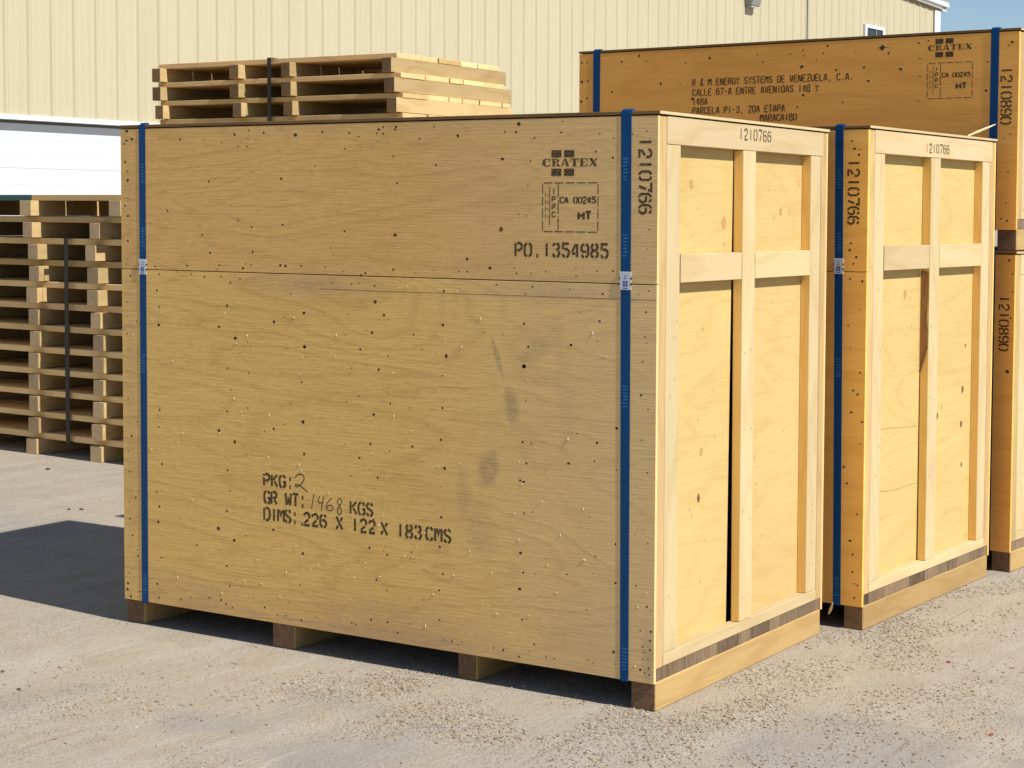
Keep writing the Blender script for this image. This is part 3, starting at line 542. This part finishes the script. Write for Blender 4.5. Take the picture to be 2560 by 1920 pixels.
FL = ['topmost pallet of the tall stack rising behind the big front crate', 'second pallet from the top of the tall stack behind the big front crate', 'third pallet from the top of the tall stack behind the big front crate',
      'pallet just above the front crate\'s lid in the tall stack, mostly hidden behind it']
hid = 'weathered pallet low in the tall stack, hidden behind the big front crate'
for i in range(19):
    a = FR[i] if i < 3 else (-.06 + random.uniform(-.03, .03), .085, .72 + random.uniform(-.03, .03), .088, 1.21, .086, 2.15 + random.uniform(-.02, .02), .086)
    pallet(FL[i] if i < 4 else hid, (OF[0], OF[1], (18 - i) * HF), .012 if i == 0 else 0, [(a[k], a[k] + a[k + 1]) for k in (0, 2, 4, 6)], 1.40, HF, .038, .062,
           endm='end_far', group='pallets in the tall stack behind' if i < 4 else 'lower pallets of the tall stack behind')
band('black_strap', 'black strap round the top pallets of the tall stack behind the front crate', OF, 0, 1.031, 1.066, .040, 1.37, 15 * HF + .096, 19 * HF + .002, M['black'])

# ------------------------------------------------------------------ warehouse (its own frame: y runs along the wall, x points out of it)
g = G('cream_cladding'); co = g.n('ShaderNodeTexCoord').outputs['Object']
d = g.noise(g.vm('MULTIPLY', co, (1, 2.2, .25)), 1.0, 4, .6); d2 = g.noise(g.vm('MULTIPLY', co, (1, 14, .5)), 1.0, 3, .6)
M['clad'] = g.base(g.mix(g.math('ADD', g.step(d, .45, .75, 0, .3), g.step(d2, .48, .75, 0, .3)), (.448, .400, .270), (.38, .325, .20)), .45, d2, .05, .002)
M['white'] = plain('white_trim', (.66, .67, .69), .45)
g = G('white_door'); co = g.n('ShaderNodeTexCoord').outputs['Object']
M['door'] = g.base(g.mix(g.step(g.noise(g.vm('MULTIPLY', co, (1, 3, 1.2)), 1.0, 4, .6), .5, .8, 0, .4), (.535, .555, .585), (.50, .52, .55)), .4)
M['gap_shade'] = plain('door_gap_shade', (.09, .10, .11), .7)  # dark tone paints the shade in the gap over the door
M['roof'] = plain('roof_sheet', (.45, .40, .34), .5)
M['soffit'] = plain('soffit_brown', (.30, .20, .11), .7)
M['glass'] = plain('dark_window_glass', (.02, .025, .03), .08, spec=.6)
M['lampg'] = plain('lamp_housing', (.22, .22, .20), .5); M['lens'] = plain('lamp_lens', (.50, .50, .46), .25)
M['cond'] = plain('conduit', (.16, .17, .17), .5)
bld = thing('warehouse', 'long cream metal-clad warehouse with a white overhead door behind the crates', 'warehouse', (-13.88981, 0, 0), -.07219)
YB0, YB1 = -4.5, 32.45; RID = 14.0
roofz = lambda y: 6.10 + (32.78 - y) * .0532 if y >= RID else 6.10 + (32.78 - RID) * .0532 - (RID - y) * .0532
DY0, DY1, DZ = 6.25, 10.95, 2.50
prof = []
k0 = int((YB0 - 8.64) / .3048)
k = k0
while True:
    s = 8.64 + k * .3048
    if s > YB1 - .06: break
    if s > YB0 + .06:
        prof += [(s - .034, 0), (s - .014, .019), (s + .014, .019), (s + .034, 0)]
        for q in (.1, .2): prof += [(s + q - .012, 0), (s + q - .005, .0035), (s + q + .005, .0035), (s + q + .012, 0)]
    k += 1
prof = [(YB0, 0)] + [p for p in prof if p[0] < YB1 - .01] + [(YB1, 0)]
prof = sorted(set(prof + [(DY0, 0), (DY1, 0)]))
bm = bmesh.new()
for (y0, x0), (y1, x1) in zip(prof, prof[1:]):
    zb = DZ + .045 if (y0 >= DY0 - 1e-6 and y1 <= DY1 + 1e-6) else -.02
    bm.faces.new([bm.verts.new(p) for p in ((x0, y0, zb), (x1, y1, zb), (x1, y1, roofz(y1) + .05), (x0, y0, roofz(y0) + .05))])
bmesh.ops.remove_doubles(bm, verts=bm.verts, dist=1e-5)
wl = obj('clad_wall', bm, M['clad'], bld)
XB = -18.0
bm = bmesh.new()
for y in (YB0, YB1):
    bm.faces.new([bm.verts.new(p) for p in ((-.002, y, 0), (XB, y, 0), (XB, y, roofz(y)), (-.002, y, roofz(y)))])
bm.faces.new([bm.verts.new(p) for p in ((XB, YB0, 0), (XB, YB1, 0), (XB, YB1, roofz(YB1)), (XB, RID, roofz(RID)), (XB, YB0, roofz(YB0)))])
obj('side_wall', bm, M['clad'], bld)
def slopebox(bm, xa, xb, ya, yb, dz0, dz1, mi=0):
    hexa(bm, [(xa, ya, roofz(ya) + dz0), (xb, ya, roofz(ya) + dz0), (xb, yb, roofz(yb) + dz0), (xa, yb, roofz(yb) + dz0),
              (xa, ya, roofz(ya) + dz1), (xb, ya, roofz(ya) + dz1), (xb, yb, roofz(yb) + dz1), (xa, yb, roofz(yb) + dz1)], mi)
bm = bmesh.new(); YE = 32.66
slopebox(bm, XB - .1, .145, RID, YE, .15, .185); slopebox(bm, XB - .1, .145, YB0 - .2, RID - .001, .15, .185)
rf = obj('roof', bm, M['roof'], bld)
bm = bmesh.new(); slopebox(bm, .095, .150, RID, YE + .01, .075, .149); slopebox(bm, .095, .150, YB0 - .2, RID - .001, .075, .149); obj('rake_fascia', bm, M['white'], rf)
bm = bmesh.new(); slopebox(bm, .040, .094, RID, YE - .06, .012, .085); slopebox(bm, .040, .094, YB0 - .1, RID - .001, .012, .085); obj('rake_fascia', bm, M['white'], rf)
bm = bmesh.new(); slopebox(bm, .0245, .0395, RID, YB1 + .06, -.03, .03); slopebox(bm, .0245, .0395, YB0, RID - .001, -.03, .03); obj('soffit_strip', bm, M['soffit'], rf)
bm = bmesh.new(); slopebox(bm, XB, .094, YB1 + .012, YE - .02, -.02, .149); obj('eave_gutter', bm, M['white'], rf)
bm = bmesh.new(); box(bm, .0255, .040, YB1 - .27, YB1 + .012, 0, roofz(YB1) - .035); box(bm, -.25, .0250, YB1 + .001, YB1 + .0118, 0, roofz(YB1) - .035); obj('corner_trim', bm, M['white'], bld)
# overhead door set back in its opening
dr = bmesh.new(); nz = 5
for k in range(nz):
    z0, z1 = k * DZ / nz, (k + 1) * DZ / nz
    box(dr, -.13, -.09, DY0 + .05, DY1 - .05, z0 + .0008, z1 - .0008, .002)
    for q in (.33, .66): box(dr, -.0895, -.0885, DY0 + .06, DY1 - .06, z0 + (z1 - z0) * q - .012, z0 + (z1 - z0) * q + .012, .0004)
door = obj('overhead_door', dr, M['door'], bld)
bm = bmesh.new(); box(bm, -.126, -.086, DY0 + .051, DY1 - .051, DZ, DZ + .03); obj('door_gap_shade', bm, M['gap_shade'], door)  # dark strip standing in for the gap's shade under the head trim
bm = bmesh.new(); box(bm, -.15, .035, DY0 - .10, DY1 + .10, DZ + .031, DZ + .085, .002); obj('door_head_trim', bm, M['white'], bld)
for ya, yb in ((DY0 - .1, DY0 + .0495), (DY1 - .0495, DY1 + .1)):
    bm = bmesh.new(); box(bm, -.15, .034, ya, yb, 0, DZ + .030, .002); obj('door_jamb_trim', bm, M['white'], bld)
# window, wall lamp, conduit
bm = bmesh.new(); wy0, wy1, wz1, wz0 = 28.88, 29.76, 5.475, 4.45
for b in ((wy0, wy1, wz1 - .065, wz1), (wy0, wy1, wz0, wz0 + .065), (wy0, wy0 + .085, wz0 + .0655, wz1 - .0655), (wy1 - .085, wy1, wz0 + .0655, wz1 - .0655)): box(bm, .005, .055, *b)
wf = obj('window', bm, M['white'], bld)
bm = bmesh.new(); box(bm, .0255, .030, wy0 + .086, wy1 - .086, wz0 + .066, wz1 - .066); obj('pane', bm, M['glass'], wf)
bm = bmesh.new(); box(bm, .031, .045, (wy0 + wy1) / 2 + .05, (wy0 + wy1) / 2 + .085, wz0 + .066, wz1 - .066); obj('mullion', bm, M['lampg'], wf)
bm = bmesh.new()
hexa(bm, [(.02, 24.19, 5.36), (.15, 24.21, 5.36), (.15, 24.52, 5.36), (.02, 24.54, 5.36), (.02, 24.15, 5.80), (.25, 24.17, 5.74), (.25, 24.56, 5.74), (.02, 24.58, 5.80)])
bmesh.ops.bevel(bm, geom=bm.edges[:], offset=.015, segments=2, affect='EDGES')
lm_ = obj('wall_lamp', bm, M['lampg'], bld)
bm = bmesh.new(); hexa(bm, [(.04, 24.23, 5.345), (.14, 24.24, 5.345), (.14, 24.49, 5.345), (.04, 24.50, 5.345), (.04, 24.23, 5.359), (.14, 24.24, 5.359), (.14, 24.49, 5.359), (.04, 24.50, 5.359)]); obj('lamp_lens', bm, M['lens'], lm_)
bm = bmesh.new(); box(bm, .0245, .045, 26.49, 26.503, 3.0, roofz(26.5) - .03); obj('conduit', bm, M['cond'], bld)

# ------------------------------------------------------------------ ground
g = G('yard_ground'); co = g.n('ShaderNodeTexCoord').outputs['Object']
big = g.noise(co, .55, 4, .6); st = g.noise(g.vm('MULTIPLY', co, (5.5, .9, 1)), 1.0, 5, .62, .5); st2 = g.noise(g.vm('MULTIPLY', co, (26, 3.0, 1)), 1.0, 4, .65, .6)
md = g.noise(co, 6, 5, .65); fn = g.noise(co, 60, 4, .7); sp = g.noise(co, 240, 2, .6)
vo = g.n('ShaderNodeTexVoronoi', {'Vector': co, 'Scale': 85.0, 'Randomness': 1.0}, feature='F1')
vr = g.n('ShaderNodeSeparateColor', {0: vo.outputs['Color']})
col = g.mix(g.step(big, .35, .68), (.415, .350, .265), (.385, .342, .282))
col = g.mix(g.step(st, .48, .72, 0, .65), col, (.47, .43, .36))
col = g.mix(g.step(st2, .52, .75, 0, .35), col, (.36, .275, .19))
col = g.mix(g.step(md, .48, .72, 0, .6), col, (.345, .28, .20))
col = g.mix(g.step(g.noise(g.vm('ADD', co, (7, 3, 0)), 1.1, 3, .55), .56, .66, 0, .55), col, (.285, .27, .25))
st3 = g.noise(g.vm('MULTIPLY', g.vm('ADD', co, (.7, 3.1, 0)), (34, 1.5, 1)), 1.0, 3, .55, .9)
col = g.mix(g.math('MULTIPLY', g.step(st3, .58, .72), g.step(g.noise(co, 1.7, 2), .42, .6, 0, .7)), col, (.53, .495, .425))
col = g.mix(g.math('MULTIPLY', g.step(st3, .40, .30), g.step(g.noise(g.vm('ADD', co, (4, 4, 0)), 1.9, 2), .45, .6, 0, .5)), col, (.27, .21, .15))
grit = g.step(g.noise(g.vm('ADD', co, (1.5, 8, 0)), 1.5, 4, .6), .44, .58)
peb = g.math('MULTIPLY', g.step(vo.outputs['Distance'], .20, .42, 1, 0), g.step(vr.outputs[0], .45, .55))
tone = g.mix(vr.outputs[1], (.20, .135, .08), (.40, .35, .285))
col = g.mix(g.math('MULTIPLY', peb, g.step(grit, 0, 1, .10, .6)), col, tone)
col = g.mix(g.step(fn, .52, .74, 0, .45), col, (.185, .14, .10))
col = g.mix(g.step(sp, .54, .72, 0, .6), col, (.12, .092, .068))
hgt = g.math('ADD', g.math('ADD', g.math('MULTIPLY', peb, g.step(grit, 0, 1, .1, .6)), g.math('MULTIPLY', fn, .8)), g.math('ADD', g.math('MULTIPLY', md, 1.6), g.math('MULTIPLY', sp, .35)))
M['ground'] = g.base(col, .92, hgt, .75, .008, spec=.15)
bm = bmesh.new(); S = 600
bm.faces.new([bm.verts.new(p) for p in ((-S, -S, 0), (S, -S, 0), (S, S, 0), (-S, S, 0))])
gd = obj('ground', bm, M['ground']); gd['kind'] = 'structure'; gd['label'] = 'sunlit beige concrete yard with grit and dusty streaks'

g = G('loose_stone'); rnd = g.n('ShaderNodeNewGeometry').outputs['Random Per Island']
ramp = g.n('ShaderNodeValToRGB', {0: rnd}); e = ramp.color_ramp.elements
e[0].color = (.16, .11, .075, 1); e[1].color = (.40, .36, .30, 1)
for p_, c_ in ((.2, (.29, .22, .14)), (.45, (.34, .275, .19)), (.7, (.26, .225, .19)), (.85, (.37, .31, .22))):
    q = e.new(p_); q.color = (*c_, 1)
M['stone'] = g.base(ramp.outputs[0], .9, spec=.15)
ico = bmesh.new(); bmesh.ops.create_icosphere(ico, subdivisions=1, radius=1)
IV = [v.co.copy() for v in ico.verts]; ico.verts.index_update(); IF = [[v.index for v in f.verts] for f in ico.faces]; ico.free()
rg = random.Random(11); VV = []; FF = []
def stone(x, y, r, sq=.6):
    a = rg.uniform(0, 6.283); ca, sa = math.cos(a), math.sin(a); ax = r * rg.uniform(.8, 1.5); ay = r * rg.uniform(.7, 1.0); az = r * sq * rg.uniform(.7, 1.1); b = len(VV)
    for v in IV:
        j = rg.uniform(.78, 1.15); px, py = v.x * ax * j, v.y * ay * j
        VV.append((x + px * ca - py * sa, y + px * sa + py * ca, v.z * az * j + az * .45))
    FF.extend([[b + i for i in f] for f in IF])
CL = [(-1.0, -.17, .16, 1), (-.78, -.20, .14, 1), (-.19, -.44, .25, 1), (-.1, -.15, .22, 1), (.16, -.13, .22, 1), (.38, .69, .22, 1), (.28, 1.27, .16, .8), (-.36, -.59, .25, 1),
      (-1.45, -.78, .18, .25), (-1.65, -.9, .2, .3), (.39, .36, .25, 1), (.13, 1.47, .12, .7), (.23, 2.02, .2, .6), (.09, .4, .16, .8), (.3, -.1, .3, .8), (-.55, -.35, .25, .8), (.6, .9, .3, .35), (.2, 2.4, .15, .5)]
n = 0
for cx, cy, s_, wgt in CL:
    for _ in range(int(1500 * wgt)):
        x, y = rg.gauss(cx, s_ * 1.25), rg.gauss(cy, s_ * 1.3)
        if mnoise.noise((x * 5, y * 3.5, 1.7)) < -.12 + rg.uniform(-.2, .2): continue
        if -2.27 < x < .004 and -.012 < y < 1.24 and not (y < .06): continue
        stone(x, y, rg.choice((.0022, .0026, .003, .0034, .004, .0052)) * rg.uniform(.8, 1.3))
for _ in range(16000):
    x, y = rg.uniform(-7.0, 2.2), rg.uniform(-1.9, 4.5)
    if mnoise.noise((x * 1.6, y * 1.2, 4.2)) < rg.uniform(-.4, .35): continue
    stone(x, y, rg.uniform(.0015, .0034))
me = bpy.data.meshes.new('gravel'); me.from_pydata(VV, [], FF); me.materials.append(M['stone']); gv = bpy.data.objects.new('gravel', me); COL.objects.link(gv)
gv['kind'] = 'stuff'; gv['label'] = 'loose fine gravel scattered over the concrete yard'

# small loose things
def rock(name, label, cat, x, y, sx, sy, sz, mat, rz=0):
    bm = bmesh.new(); bmesh.ops.create_icosphere(bm, subdivisions=2, radius=1)
    for v in bm.verts:
        k = 1 + .22 * mnoise.noise(v.co * 1.3 + Vector((x, y, 0)) * 9)
        v.co = Vector((v.co.x * sx * k, v.co.y * sy * k, v.co.z * sz * k))
    o = obj(name, bm, mat, smooth=False); o.location = (x, y, sz * .75); o.rotation_euler = (0, 0, rz); o['label'] = label; o['category'] = cat
M['dark_stone'] = plain('dark_stone', (.12, .09, .065), .9); M['red'] = plain('red_chip', (.28, .06, .035), .8)
rock('stone', 'dark pebble on the open ground just in front of the pallets beside the white door', 'stone', -5.563, 2.498, 0.0165, 0.0117, 0.0066, M['dark_stone'])
rock('stone', 'dark pebble lying above the dark crate shadow, the left of two', 'stone', -4.361, 1.594, 0.0105, 0.0078, 0.0048, M['dark_stone'])
rock('stone', 'dark pebble lying above the dark crate shadow, the right and longer of two', 'stone', -4.309, 1.628, 0.0165, 0.0078, 0.0048, M['dark_stone'])
rock('stone', 'dark pebble on the ground below the crate shadow, at the photo\'s left edge', 'stone', -2.057, -.718, 0.0083, 0.0052, 0.0036, M['dark_stone'])
rock('stone', 'dark pebble on the ground lower left, the largest below the crate shadow', 'stone', -1.836, -.838, 0.0090, 0.0059, 0.0042, M['dark_stone'])
rock('wood_chip', 'small red chip lying on the ground in front of the second crate', 'wood chip', .549, 1.059, .008, .005, .004, M['red'], .5)
rock('wood_chip', 'small dark red stick on the ground at the lower right', 'wood chip', .954, .327, .018, .004, .004, M['red'], 1.45)
def stick(name, label, a, b, r, mat):
    a, b = Vector(a), Vector(b); d = b - a; bm = bmesh.new(); n = 6; q = d.to_track_quat('Z', 'Y').to_matrix(); R0 = []
    for k in range(4):
        c = d * (k / 3); rr = r * (.7, 1.1, .9, .35)[k]
        R0.append([bm.verts.new(c + q @ Vector((math.cos(i * 6.283 / n) * rr, math.sin(i * 6.283 / n) * rr * .6, 0))) for i in range(n)])
    for k in range(3):
        for i in range(n): bm.faces.new((R0[k][i], R0[k][(i + 1) % n], R0[k + 1][(i + 1) % n], R0[k + 1][i]))
    bm.faces.new(R0[0][::-1]); bm.faces.new(R0[3])
    o = obj(name, bm, mat); o.location = a; o['label'] = label; o['category'] = 'splinter'
Mst = wood('split_wood', (.80, .60, .34), (.6, .38, .16), 'Z', isl=0)
stick('wood_splinter', "pale split of wood sticking up off the second crate's lid before the blue strap", (.075, 2.45, 1.856), (.135, 2.62, 1.912), .009, Mst)
stick('wood_splinter', 'short pale sliver of wood in the dark gap between the two front crates', (-.022, 1.332, .046), (.011, 1.29, .099), .0055, Mst)
